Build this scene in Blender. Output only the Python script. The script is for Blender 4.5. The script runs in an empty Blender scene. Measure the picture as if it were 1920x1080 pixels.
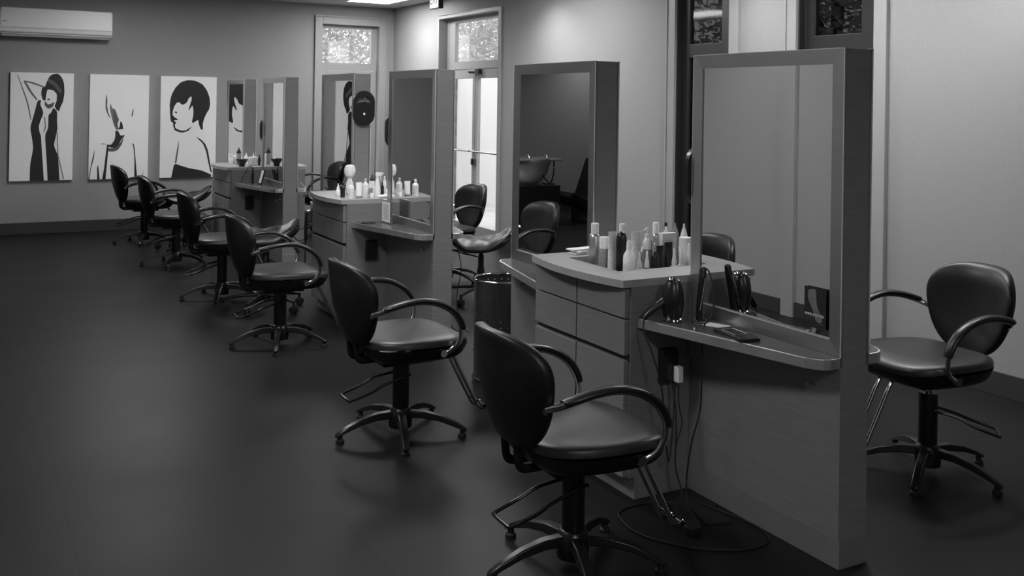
import bpy, bmesh, math, random
from mathutils import Vector, Matrix
from mathutils.geometry import tessellate_polygon
random.seed(7)
SC = bpy.context.scene
COL = SC.collection
PI = math.pi
R = math.radians

# ------------------------------------------------------------------ camera
f_px, cx, cy = 1832.2661, 959.55, 185.39
yaw, pitch, roll = 0.5073, -0.0032, 0.0158
cam_d = bpy.data.cameras.new('camera'); cam = bpy.data.objects.new('camera', cam_d); COL.objects.link(cam)
F = Vector((math.sin(yaw)*math.cos(pitch), math.cos(yaw)*math.cos(pitch), -math.sin(pitch)))
Rr = Vector((math.cos(yaw), -math.sin(yaw), 0)); U = Rr.cross(F)
R2 = Rr*math.cos(roll)+U*math.sin(roll); U2 = -Rr*math.sin(roll)+U*math.cos(roll)
m = Matrix((R2, U2, -F)).transposed().to_4x4(); m.translation = Vector((0, 0, 1.6))
cam.matrix_world = m
cam_d.sensor_width = 36; cam_d.lens = f_px/1920*36
cam_d.shift_x = (960-cx)/1920; cam_d.shift_y = (cy-540)/1920
cam_d.clip_start = 0.05; cam_d.clip_end = 200
SC.camera = cam

# ------------------------------------------------------------------ world, exposure
SC.view_settings.view_transform = 'Standard'; SC.view_settings.look = 'None'
SC.view_settings.gamma = 1; SC.view_settings.use_curve_mapping = False
SC.view_settings.exposure = 1.1
W = bpy.data.worlds.new('overcast'); SC.world = W; W.use_nodes = True
W.node_tree.nodes['Background'].inputs[0].default_value = (1, 1, 1, 1)
W.node_tree.nodes['Background'].inputs[1].default_value = 1.6

TROFFER_E = 11.0
SPOT_W = 36

# ------------------------------------------------------------------ materials
def g(v): return (v, v, v, 1)
MATS = {}
def mat(name, base, rough=0.5, metal=0.0, noise=0.0, scale=(10, 10, 10), bump=0.0, bscale=None, spec=0.5, emit=0, detail=4):
    M = bpy.data.materials.new(name); M.use_nodes = True; N = M.node_tree.nodes; L = M.node_tree.links
    b = N['Principled BSDF']
    b.inputs['Base Color'].default_value = g(base); b.inputs['Roughness'].default_value = rough
    b.inputs['Metallic'].default_value = metal; b.inputs['Specular IOR Level'].default_value = spec
    if emit: b.inputs['Emission Color'].default_value = g(1); b.inputs['Emission Strength'].default_value = emit
    tc = N.new('ShaderNodeTexCoord'); mp = N.new('ShaderNodeMapping'); mp.inputs['Scale'].default_value = scale
    L.new(tc.outputs['Object'], mp.inputs['Vector'])
    nz = N.new('ShaderNodeTexNoise'); nz.inputs['Scale'].default_value = 1; nz.inputs['Detail'].default_value = detail
    L.new(mp.outputs[0], nz.inputs['Vector'])
    if noise or True:
        r = N.new('ShaderNodeMapRange'); r.inputs['From Min'].default_value = 0.3; r.inputs['From Max'].default_value = 0.7
        r.inputs['To Min'].default_value = base*(1-noise); r.inputs['To Max'].default_value = base*(1+noise)
        L.new(nz.outputs['Fac'], r.inputs['Value']); L.new(r.outputs[0], b.inputs['Base Color'])
    if bump:
        bp = N.new('ShaderNodeBump'); bp.inputs['Strength'].default_value = bump; bp.inputs['Distance'].default_value = 0.004
        L.new(nz.outputs['Fac'], bp.inputs['Height']); L.new(bp.outputs[0], b.inputs['Normal'])
    MATS[name] = M; return M
mat('wall_paint', 0.28, 0.75, noise=0.03, scale=(60, 60, 60), bump=0.08)
mat('wall_dark_paint', 0.17, 0.75, noise=0.03, scale=(60, 60, 60), bump=0.08)
mat('ceiling_paint', 0.45, 0.85, noise=0.02, scale=(40, 40, 40))
mat('baseboard_rubber', 0.035, 0.5, noise=0.05)
mat('casing_paint', 0.31, 0.45, noise=0.02)
mat('laminate', 0.20, 0.42, noise=0.10, scale=(9, 9, 140), bump=0.04)
mat('laminate_top', 0.34, 0.38, noise=0.05, scale=(20, 20, 20))
mat('cabinet_gap', 0.02, 0.6)
mat('brushed', 0.42, 0.30, 0.9, noise=0.06, scale=(4, 4, 300))
mat('shelf_metal', 0.8, 0.34, 0.9, noise=0.10, scale=(30, 4, 4))
mat('shelf_top', 0.12, 0.2, 0.3, noise=0.15, scale=(12, 12, 12))
mat('edge_highlight', 0.75, 0.35, 0.5)  # chrome strip highlight put into a paler, less metallic colour
mat('base_metal', 0.26, 0.4, 0.35, noise=0.05)
mat('chrome', 0.75, 0.10, 1.0)
mat('mirror_glass', 0.82, 0.004, 1.0)
mat('leather', 0.009, 0.40, noise=0.25, scale=(30, 30, 30), bump=0.10, spec=0.42)
mat('leather_seat', 0.016, 0.42, noise=0.2, scale=(18, 18, 18), bump=0.12, spec=0.6)
mat('black_plastic', 0.012, 0.32, spec=0.5)
mat('arm_rubber', 0.014, 0.36, spec=0.5)
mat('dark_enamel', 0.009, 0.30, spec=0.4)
mat('rubber', 0.008, 0.7)
mat('canvas', 0.84, 0.8, noise=0.04, scale=(200, 200, 200))
mat('ink', 0.012, 0.6)
mat('ink_grey', 0.09, 0.7)
mat('ink_line', 0.15, 0.7)
mat('white_plastic', 0.9, 0.35)
mat('ac_white', 0.82, 0.35)
mat('dark_slot', 0.01, 0.6)
mat('pale_plastic', 0.78, 0.35, noise=0.15, scale=(60, 60, 60))
mat('grey_plastic', 0.32, 0.4)
mat('label_grey', 0.30, 0.5, noise=0.3, scale=(10, 10, 300))
mat('silver_can', 0.55, 0.28, 0.8)
mat('paper', 0.82, 0.8)
mat('print_dark', 0.10, 0.8)
mat('trash_metal', 0.16, 0.30, 0.85)
mat('stone_dark', 0.02, 0.5)
mat('concrete', 0.5, 0.9, noise=0.1, scale=(3, 3, 3))
mat('render_white', 0.62, 0.9)
mat('brick', 0.16, 0.9, noise=0.4, scale=(4, 4, 18))
mat('bark', 0.10, 0.9, noise=0.3, scale=(20, 20, 4))
mat('window_dark_frame', 0.02, 0.4)
mat('porcelain', 0.55, 0.12)
mat('card_figure', 0.17, 0.6, noise=0.3, scale=(25, 25, 25))
def emission_mat(name, s):
    M = bpy.data.materials.new(name); M.use_nodes = True; b = M.node_tree.nodes['Principled BSDF']
    b.inputs['Base Color'].default_value = g(0.8); b.inputs['Emission Color'].default_value = g(1); b.inputs['Emission Strength'].default_value = s
    MATS[name] = M
emission_mat('light_lens', TROFFER_E)
emission_mat('exit_face', 0.35)
emission_mat('can_lens', 3)
def glass_mat(name, tint, gl=0.06, rough=0.0):
    M = bpy.data.materials.new(name); M.use_nodes = True; N = M.node_tree.nodes; L = M.node_tree.links
    for n in list(N): N.remove(n)
    o = N.new('ShaderNodeOutputMaterial'); t = N.new('ShaderNodeBsdfTransparent'); t.inputs[0].default_value = g(tint)
    s = N.new('ShaderNodeBsdfGlossy'); s.inputs[0].default_value = g(0.9); s.inputs['Roughness'].default_value = rough
    mx = N.new('ShaderNodeMixShader'); mx.inputs[0].default_value = gl
    L.new(t.outputs[0], mx.inputs[1]); L.new(s.outputs[0], mx.inputs[2]); L.new(mx.outputs[0], o.inputs[0]); MATS[name] = M
glass_mat('clear_glass', 0.95)
glass_mat('film_glass', 0.17, 0.025, 0.05)
glass_mat('clear_plastic', 0.75, 0.15, 0.1)
def leaf_mat():
    M = bpy.data.materials.new('leaf'); M.use_nodes = True; N = M.node_tree.nodes; L = M.node_tree.links
    b = N['Principled BSDF']; b.inputs['Base Color'].default_value = g(0.4); b.inputs['Roughness'].default_value = 0.5
    t = N.new('ShaderNodeBsdfTranslucent'); t.inputs[0].default_value = g(0.6)
    mx = N.new('ShaderNodeMixShader'); mx.inputs[0].default_value = 0.5
    L.new(b.outputs[0], mx.inputs[1]); L.new(t.outputs[0], mx.inputs[2]); L.new(mx.outputs[0], N['Material Output'].inputs[0]); MATS['leaf'] = M
leaf_mat()
def floor_mat():
    M = bpy.data.materials.new('floor_tile'); M.use_nodes = True; N = M.node_tree.nodes; L = M.node_tree.links
    b = N['Principled BSDF']; tc = N.new('ShaderNodeTexCoord'); mp = N.new('ShaderNodeMapping')
    mp.inputs['Rotation'].default_value = (0, 0, R(90)); mp.inputs['Location'].default_value = (0.29, -0.35, 0)
    L.new(tc.outputs['Object'], mp.inputs['Vector'])
    br = N.new('ShaderNodeTexBrick'); br.inputs['Scale'].default_value = 1; br.inputs['Brick Width'].default_value = 1.63; br.inputs['Row Height'].default_value = 0.93
    br.inputs['Mortar Size'].default_value = 0.002; br.inputs['Mortar Smooth'].default_value = 0.3
    br.inputs['Color1'].default_value = g(0.0115); br.inputs['Color2'].default_value = g(0.0138); br.inputs['Mortar'].default_value = g(0.004)
    L.new(mp.outputs[0], br.inputs['Vector'])
    nz = N.new('ShaderNodeTexNoise'); nz.inputs['Scale'].default_value = 1.3; nz.inputs['Detail'].default_value = 5
    L.new(tc.outputs['Object'], nz.inputs['Vector'])
    mr = N.new('ShaderNodeMapRange'); mr.inputs['From Min'].default_value = .3; mr.inputs['From Max'].default_value = .7
    mr.inputs['To Min'].default_value = 0.85; mr.inputs['To Max'].default_value = 1.15
    L.new(nz.outputs['Fac'], mr.inputs['Value'])
    vm = N.new('ShaderNodeVectorMath'); vm.operation = 'SCALE'; L.new(br.outputs['Color'], vm.inputs[0]); L.new(mr.outputs[0], vm.inputs['Scale'])
    L.new(vm.outputs[0], b.inputs['Base Color'])
    r2 = N.new('ShaderNodeMapRange'); r2.inputs['From Min'].default_value = .3; r2.inputs['From Max'].default_value = .7
    r2.inputs['To Min'].default_value = 0.40; r2.inputs['To Max'].default_value = 0.47
    L.new(nz.outputs['Fac'], r2.inputs['Value']); L.new(r2.outputs[0], b.inputs['Roughness'])
    b.inputs['Specular IOR Level'].default_value = 0.13
    MATS['floor_tile'] = M
floor_mat()

# ------------------------------------------------------------------ mesh helpers
class MB:
    def __init__(s): s.v = []; s.f = []; s.m = []; s.cur = 0
    def face(s, idx): s.f.append(idx); s.m.append(s.cur)
    def box(s, x0, y0, z0, x1, y1, z1):
        b = len(s.v)
        s.v += [(x0,y0,z0),(x1,y0,z0),(x1,y1,z0),(x0,y1,z0),(x0,y0,z1),(x1,y0,z1),(x1,y1,z1),(x0,y1,z1)]
        for q in ((0,3,2,1),(4,5,6,7),(0,1,5,4),(1,2,6,5),(2,3,7,6),(3,0,4,7)): s.face([b+i for i in q])
        return s
    def prism(s, pts, z0, z1, axis='z'):
        """extrude a closed outline (list of 2D points) between two levels"""
        n = len(pts); b = len(s.v)
        def P(p, z):
            if axis == 'z': return (p[0], p[1], z)
            if axis == 'y': return (p[0], z, p[1])
            return (z, p[0], p[1])
        s.v += [P(p, z0) for p in pts]+[P(p, z1) for p in pts]
        for i in range(n): j = (i+1) % n; s.face([b+i, b+j, b+n+j, b+n+i])
        for t in tessellate_polygon([[Vector((p[0], p[1], 0)) for p in pts]]):
            s.face([b+t[0], b+t[1], b+t[2]]); s.face([b+n+t[2], b+n+t[1], b+n+t[0]])
        return s
    def lathe(s, prof, c=(0,0,0), n=20, ax='z', M=None):
        b = len(s.v); k = len(prof); c = Vector(c)
        for r, z in prof:
            for i in range(n):
                a = 2*PI*i/n; p = Vector((r*math.cos(a), r*math.sin(a), z))
                if ax == 'x': p = Vector((p.z, p.x, p.y))
                if ax == 'y': p = Vector((p.x, p.z, p.y))
                if M: p = M @ p
                s.v.append(tuple(p+c))
        for j in range(k-1):
            for i in range(n):
                i2 = (i+1) % n; s.face([b+j*n+i, b+j*n+i2, b+(j+1)*n+i2, b+(j+1)*n+i])
        s.face([b+i for i in range(n)][::-1]); s.face([b+(k-1)*n+i for i in range(n)])
        return s
    def cyl(s, p0, p1, r0, r1=None, n=14):
        return s.tube([p0, p1], r0, r1=r1, n=n, smooth=0)
    def tube(s, pts, r, r1=None, n=10, smooth=6, flat=1.0, up=(0,0,1), closed=False):
        P = [Vector(p) for p in pts]
        if smooth and len(P) > 2: P = catmull(P, smooth, closed)
        b = len(s.v); k = len(P); up = Vector(up)
        for i, p in enumerate(P):
            if closed: t = P[(i+1) % k]-P[i-1]
            else: t = P[min(i+1, k-1)]-P[max(i-1, 0)]
            t.normalize(); a = t.cross(up)
            if a.length < 1e-3: a = t.cross(Vector((1, 0, 0)))
            a.normalize(); c = a.cross(t)
            rr = r if r1 is None else r+(r1-r)*i/(k-1)
            for j in range(n):
                w = 2*PI*j/n; s.v.append(tuple(p+a*math.cos(w)*rr+c*math.sin(w)*rr*flat))
        for i in range(k if closed else k-1):
            i2 = (i+1) % k
            for j in range(n):
                j2 = (j+1) % n; s.face([b+i*n+j, b+i*n+j2, b+i2*n+j2, b+i2*n+j])
        if not closed: s.face([b+j for j in range(n)][::-1]); s.face([b+(k-1)*n+j for j in range(n)])
        return s
    def build(s, name, mats, parent=None, smooth=False, bevel=0, loc=None, seg=2):
        me = bpy.data.meshes.new(name); me.from_pydata(s.v, [], s.f)
        if isinstance(mats, str): mats = [mats]
        for q in mats: me.materials.append(MATS[q])
        if len(mats) > 1:
            for p, i in zip(me.polygons, s.m): p.material_index = i
        bm = bmesh.new(); bm.from_mesh(me); bmesh.ops.remove_doubles(bm, verts=bm.verts, dist=1e-6)
        bmesh.ops.recalc_face_normals(bm, faces=bm.faces)
        bm.to_mesh(me); bm.free()
        if smooth:
            for p in me.polygons: p.use_smooth = True
            try: me.set_sharp_from_angle(angle=R(smooth if smooth is not True else 45))
            except Exception: pass
        o = bpy.data.objects.new(name, me); COL.objects.link(o)
        if parent: o.parent = parent
        if loc: o.location = loc
        if bevel:
            md = o.modifiers.new('bevel', 'BEVEL'); md.width = bevel; md.segments = seg; md.limit_method = 'ANGLE'; md.angle_limit = R(40)
        return o
def catmull(P, n, closed=False):
    out = []; k = len(P); rng = range(k if closed else k-1)
    for i in rng:
        if closed: p0, p1, p2, p3 = P[i-1], P[i], P[(i+1) % k], P[(i+2) % k]
        else: p0, p1, p2, p3 = P[max(i-1, 0)], P[i], P[i+1], P[min(i+2, k-1)]
        for j in range(n):
            t = j/n; out.append(0.5*((2*p1)+(-p0+p2)*t+(2*p0-5*p1+4*p2-p3)*t*t+(-p0+3*p1-3*p2+p3)*t**3))
    if not closed: out.append(P[-1].copy())
    return out
def thing(name, label, cat, loc=(0,0,0), rz=0, group=None):
    o = bpy.data.objects.new(name, None); COL.objects.link(o); o.location = loc; o.rotation_euler = (0, 0, rz)
    o.empty_display_size = 0.1
    return tag(o, label, cat, group)
def tag(o, label, cat, group=None):
    o['label'] = label; o['category'] = cat
    if group: o['group'] = group
    return o
def struct(o, label=None, cat=None):
    o['kind'] = 'structure'
    o['label'] = label or o.name.replace('_', ' ')
    o['category'] = cat or 'room'
    return o
def children(o): return [c for c in bpy.data.objects if c.parent == o]
def copy_tree(o, parent=None, kids=None):
    c = o.copy(); COL.objects.link(c)
    if parent: c.parent = parent
    for ch in children(o): copy_tree(ch, c)
    return c
def text_mesh(txt, size, name, m, parent, M, depth=0.0004):
    cu = bpy.data.curves.new(name, 'FONT'); cu.body = txt; cu.size = size; cu.extrude = depth; cu.align_x = 'CENTER'; cu.align_y = 'CENTER'
    tmp = bpy.data.objects.new('tmp', cu); COL.objects.link(tmp)
    dg = bpy.context.evaluated_depsgraph_get(); me = bpy.data.meshes.new_from_object(tmp.evaluated_get(dg))
    bpy.data.objects.remove(tmp); me.materials.clear(); me.materials.append(MATS[m])
    o = bpy.data.objects.new(name, me); COL.objects.link(o)
    if parent: o.parent = parent
    o.matrix_local = M
    return o

# ------------------------------------------------------------------ room shell
XR, YB, ZC = 5.06, 12.45, 2.846
XL, YF = -0.2, -1.6          # left wall stub, wall behind the photographer
XA = -3.3                    # far left side of the shampoo alcove
struct(MB().box(XA-.2, YF-.2, -0.12, XR+.16, YB+.16, 0).build('floor', 'floor_tile'), 'dark satin large-tile floor of the salon', 'floor')
struct(MB().box(XA-.2, YF-.2, ZC, XR+.16, YB+.16, ZC+.1).build('ceiling', 'ceiling_paint'), 'pale painted flat ceiling', 'ceiling')
TW = 0.16
# right wall with openings (y0, y1, z0, z1)
OPR = [(4.33, 5.00, 0.0, 2.60), (5.69, 6.34, 0.0, 2.60), (9.40, 10.95, 0.0, 2.60)]
w = MB(); y = YF-.2
for a, b, z0, z1 in OPR:
    w.box(XR, y, 0, XR+TW, a, ZC); w.box(XR, a, z1, XR+TW, b, ZC); y = b
w.box(XR, y, 0, XR+TW, YB+TW, ZC)
struct(w.build('wall_right', 'wall_paint'), 'pale long wall pierced by the windows and glass door', 'wall')
OPB = (4.055, 4.855, 0.0, 2.59)
w = MB(); w.box(XA-.2, YB, 0, OPB[0], YB+TW, ZC); w.box(OPB[0], YB, OPB[3], OPB[1], YB+TW, ZC); w.box(OPB[1], YB, 0, XR, YB+TW, ZC)
struct(w.build('wall_back', 'wall_paint'), 'grey end wall carrying the three canvases', 'wall')
w = MB(); w.box(XL-.15, 4.7, 0, XL, 7.2, ZC); w.box(XL, 5.44, 0, XL+.03, 5.56, ZC)
struct(w.build('wall_left', 'wall_paint'), 'pale wall stub reflected in the nearest mirror', 'wall')
w = MB(); w.box(XA, 7.05, 0, XL-.15, 7.2, ZC); w.box(XA-.15, 7.05, 0, XA, YB, ZC)
struct(w.build('wall_alcove', 'wall_dark_paint'), 'dark walls around the shampoo alcove', 'wall')
w = MB(); w.box(-1.75, YF, 0, -1.6, 4.7, ZC); w.box(-1.75, 4.7, 0, XL-.15, 4.85, ZC)
struct(w.build('wall_entry', 'wall_paint'), 'side wall beside the photographer', 'wall')
struct(MB().box(-1.75, YF-.15, 0, XR, YF, ZC).build('wall_front', 'wall_paint'), 'wall behind the photographer', 'wall')
BH = 0.135
def base(name, boxes, lab):
    b = MB()
    for q in boxes: b.box(*q)
    return struct(b.build(name, 'baseboard_rubber', bevel=.003), lab, 'baseboard')
base('baseboard_right', [(XR-.012, a, 0, XR, b, BH) for a, b in ((YF, 4.24), (5.10, 5.60), (6.45, 9.30), (11.02, YB))], 'dark baseboard along the window wall')
base('baseboard_back', [(XA, YB-.012, 0, 3.95, YB, BH)], 'dark baseboard under the canvases')
base('baseboard_left', [(XL, 4.7, 0, XL+.012, 5.44, .115), (XL, 5.56, 0, XL+.012, 7.2, .115)], 'dark baseboard on the left wall stub')

# casings and window units ------------------------------------------------
def casing(n, lab, boxes):
    b = MB()
    for q in boxes: b.box(*q)
    return struct(b.build('trim_%d' % n, 'casing_paint', bevel=.004), lab, 'trim')
cw = .09
def casing_r(a, b, top): return [(XR-.022, a-cw, 0, XR, a, top+cw), (XR-.022, b, 0, XR, b+cw, top+cw), (XR-.022, a, top, XR, b, top+cw),
                                 (XR-.032, a-cw-.018, 0, XR, a-cw, top+cw+.018), (XR-.032, b+cw, 0, XR, b+cw+.018, top+cw+.018)]
casing(1, 'pale moulded casing of the dark window near the right frame edge', casing_r(4.33, 5.00, 2.60))
casing(2, 'pale moulded casing of the dark window behind the nearest mirror', casing_r(5.69, 6.34, 2.60))
casing(3, 'pale narrow casing round the glass double door', [(XR-.016, 9.34, 0, XR, 9.40, 2.64), (XR-.016, 10.95, 0, XR, 10.99, 2.64), (XR-.016, 9.40, 2.60, XR, 10.95, 2.64)])
casing(4, 'pale moulded casing round the end-wall transom and door', [
    (3.965, YB-.022, 0, 4.055, YB, 2.68), (4.855, YB-.022, 0, 4.945, YB, 2.68), (4.055, YB-.022, 2.59, 4.855, YB, 2.68),
    (3.95, YB-.034, 0, 3.967, YB, 2.70), (4.943, YB-.034, 0, 4.96, YB, 2.70), (3.967, YB-.034, 2.682, 4.943, YB, 2.70)])
def dark_window(n, a, b, lab):
    x = XR+.05
    fr = MB()
    for q in ((a, 0, a+.16, 2.6), (b-.10, 0, b, 2.6), (a+.16, 2.54, b-.10, 2.6), (a+.16, 1.98, b-.10, 2.09), (a+.16, 0, b-.10, .12)): fr.box(x, q[0], q[1], x+.05, q[2], q[3])
    fr.box(x, b-.22, .12, x+.03, b-.19, 1.98)
    fr.box(XR+.002, a, 0, x, a+.012, 2.6); fr.box(XR+.002, b-.012, 0, x, b, 2.6); fr.box(XR+.002, a, 2.588, x, b, 2.6)
    o = struct(fr.build('window_%d' % n, 'window_dark_frame', bevel=.003), lab, 'window')
    MB().box(x+.02, a+.15, .1, x+.026, b-.09, 2.55).build('window_pane', 'film_glass', o)
    return o
dark_window(1, 4.33, 5.00, 'tall dark-framed tinted window nearest the right edge')
dark_window(2, 5.69, 6.34, 'tall dark-framed tinted window behind the nearest mirror')
# transom over the glass double door
def frame_x(x0, x1, rects):
    b = MB()
    for q in rects: b.box(x0, q[0], q[1], x1, q[2], q[3])
    return b
gx = XR+.10
o = struct(frame_x(gx, gx+.05, ((9.40, 1.98, 10.95, 2.07), (9.40, 2.55, 10.95, 2.60), (9.40, 2.07, 9.43, 2.55), (10.72, 2.07, 10.95, 2.55))).build('window_3', 'casing_paint', bevel=.003),
           'bright transom window above the glass double door', 'window')
MB().box(gx+.02, 9.42, 2.06, gx+.026, 10.75, 2.56).build('window_pane', 'clear_glass', o)
def door_leaf(n, a, b, lab, handle_y):
    o = struct(frame_x(gx, gx+.045, ((a, 0.01, a+.055, 1.975), (b-.055, .01, b, 1.975), (a+.055, 1.87, b-.055, 1.975), (a+.055, .01, b-.055, .16))).build('door_%d' % n, 'casing_paint', bevel=.003), lab, 'door')
    MB().box(gx+.02, a+.05, .15, gx+.026, b-.05, 1.88).build('door_pane', 'clear_glass', o)
    h = MB().cyl((gx-.05, a+.03, 1.02), (gx-.05, b-.03, 1.02), .012)
    h.cyl((gx-.05, a+.03, 1.02), (gx, a+.03, 1.02), .012); h.cyl((gx-.05, b-.03, 1.02), (gx, b-.03, 1.02), .012)
    h.build('push_bar', 'chrome', o, smooth=True)
    MB().box(gx-.02, handle_y-.015, .86, gx, handle_y+.015, .93).build('lock_plate', 'window_dark_frame', o)
    return o
door_leaf(1, 9.43, 10.16, 'right glazed leaf of the bright double door', 10.13)
door_leaf(2, 10.17, 10.93, 'left glazed leaf of the bright double door', 10.20)
c = MB(); c.cyl((gx-.02, 10.10, 1.945), (gx-.05, 10.22, 1.945), .02); c.box(gx-.05, 10.0, 1.92, gx, 10.09, 1.97)
c.build('door_closer', 'window_dark_frame', bpy.data.objects['door_1'], smooth=True)
# end wall transom and door
gy = YB+.09
def frame_y(y0, y1, rects):
    b = MB()
    for q in rects: b.box(q[0], y0, q[1], q[2], y1, q[3])
    return b
o = struct(frame_y(gy, gy+.05, ((4.055, 2.55, 4.855, 2.59), (4.055, 1.99, 4.855, 2.085), (4.055, 2.085, 4.085, 2.55), (4.77, 2.085, 4.855, 2.55))).build('window_4', 'casing_paint', bevel=.003),
           'bright transom window high in the end wall', 'window')
MB().box(4.08, gy+.02, 2.08, 4.78, gy+.026, 2.56).build('window_pane', 'clear_glass', o)
o = struct(frame_y(gy, gy+.045, ((4.06, .01, 4.16, 1.985), (4.79, .01, 4.85, 1.985), (4.16, 1.90, 4.79, 1.985), (4.16, .01, 4.79, .16))).build('door_3', 'casing_paint', bevel=.003),
           'glazed door under the end-wall transom, mostly hidden by a partition', 'door')
MB().box(4.15, gy+.02, .15, 4.80, gy+.026, 1.91).build('door_pane', 'clear_glass', o)

# outside ---------------------------------------------------------------
struct(MB().box(-8, -8, -.35, 30, 34, -.15).build('outdoor_paving', 'concrete'), 'pale paving outside the doors', 'ground')
struct(MB().box(7.6, 2, -.15, 7.8, 17, 2.12).box(2, 15.6, -.15, 7.6, 15.8, 2.2).build('added_bright_wall', 'render_white'), 'added white wall outside that makes the door glass bright', 'wall')  # added pale wall, gives the glass doors their white glare
tag(MB().box(5.30, 11.13, -.15, 5.40, 11.6, 3.0).build('brick_pier', 'brick'), 'brick pier outside, seen at the left side of the door transom', 'pier')
def tree(loc, rad, h, seed, label):
    rnd = random.Random(seed)
    t = thing('garden_tree', label, 'tree', loc, group='trees outside the windows')
    MB().tube([(0,0,0), (.05,.03,h*.35), (0,0,h*.75)], .13, r1=.05).tube([(0,0,h*.4), (.5,.3,h*.7)], .06, r1=.02).tube([(0,0,h*.45), (-.5,.2,h*.75)], .06, r1=.02).build('trunk', 'bark', t, smooth=True)
    b = MB()
    for i in range(15000):
        while True:
            p = Vector((rnd.uniform(-1,1), rnd.uniform(-1,1), rnd.uniform(-1,1)))
            if .15 < p.length < 1: break
        p = Vector((p.x*rad, p.y*rad, h*.60+p.z*h*.40)) + Vector((rnd.gauss(0,.12), rnd.gauss(0,.12), rnd.gauss(0,.12)))
        a = Vector((rnd.gauss(0,1), rnd.gauss(0,1), rnd.gauss(0,1))).normalized(); q = a.orthogonal().normalized()
        s_ = rnd.uniform(.045, .095); k = len(b.v)
        b.v += [tuple(p-a*s_), tuple(p+q*s_*.45), tuple(p+a*s_), tuple(p-q*s_*.45)]; b.face([k, k+1, k+2, k+3])
    me = bpy.data.meshes.new('foliage'); me.from_pydata(b.v, [], b.f); me.materials.append(MATS['leaf'])
    o = bpy.data.objects.new('foliage', me); COL.objects.link(o); o.parent = t
tree((9.6, 15.6, -.15), 2.0, 5.2, 1, 'leafy tree outside seen through the door transom')
tree((11.6, 20.6, -.15), 2.2, 5.8, 4, 'leafy tree outside farther behind the door transom')
tree((5.9, 18.9, -.15), 2.2, 5.4, 2, 'leafy tree outside seen through the end-wall transom')
tree((10.2, 9.4, -.15), 2.0, 5.0, 3, 'leafy tree outside behind the tinted windows')

# ceiling fixtures ---------------------------------------------------------
def troffer(x, y, lab, sx=.3, sy=.6):
    t = thing('ceiling_light', lab, 'ceiling light', (x, y, ZC), group='ceiling light panels')
    b = MB()
    b.box(-sx, -sy, -.012, sx, -sy+.03, 0).box(-sx, sy-.03, -.012, sx, sy, 0).box(-sx, -sy+.03, -.012, -sx+.03, sy-.03, 0).box(sx-.03, -sy+.03, -.012, sx, sy-.03, 0)
    b.build('light_frame', 'white_plastic', t)
    MB().box(-sx+.03, -sy+.03, -.008, sx-.03, sy-.03, -.002).build('light_lens', 'light_lens', t)
    return t
for x, y, lab in ((4.42, 11.2, 'recessed light panel glowing at the top of the frame near the corner'),
                  (4.1, 7.6, 'recessed light panel over the door side aisle'), (4.1, 4.2, 'recessed light panel over the window side aisle'),
                  (1.9, 5.6, 'added unseen light panel over the middle left aisle'), (.12, 3.5, 'added unseen light panel by the end of the left wall'), (1.55, 10.4, 'added unseen light panel in front of the canvases'),  # panels added out of view to brighten left wall, seats and canvases
                  (1.0, -.8, 'added unseen light panel behind the photographer')):  # added fill light for partition ends and chair backs
    troffer(x, y, lab)
def downlight(x, y, lab, wts=SPOT_W, tx=0):
    t = thing('downlight', lab, 'downlight', (x, y, ZC), group='wall washing downlights')
    MB().lathe([(.085, -.008), (.085, 0), (.055, 0), (.055, -.008)], n=24).build('trim_ring', 'white_plastic', t, smooth=True)
    MB().lathe([(.054, -.004), (.054, 0)], n=24).build('lens', 'can_lens', t)
    l = bpy.data.lights.new('can', 'SPOT'); l.energy = wts; l.spot_size = R(130); l.spot_blend = 1; l.shadow_soft_size = .06
    o = bpy.data.objects.new('can_lamp', l); COL.objects.link(o); o.parent = t; o.location = (0, 0, -.02); o.rotation_euler = (0, R(-tx), 0)
for y, lab in ((3.2, 'downlight washing the wall beside the right frame edge'), (5.35, 'downlight between the two tinted windows'),
               (8.2, 'downlight washing the wall behind the second mirror'), (11.4, 'downlight washing the wall left of the double door')):
    downlight(4.62, y, lab, SPOT_W*(.42 if y > 11 else 1))
downlight(.28, 5.7, 'added unseen downlight brightening the left wall stub', 20)  # added lamp, lifts the stub wall that the nearest mirror reflects
downlight(-2.9, 11.9, 'downlight in the shampoo alcove')

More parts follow.
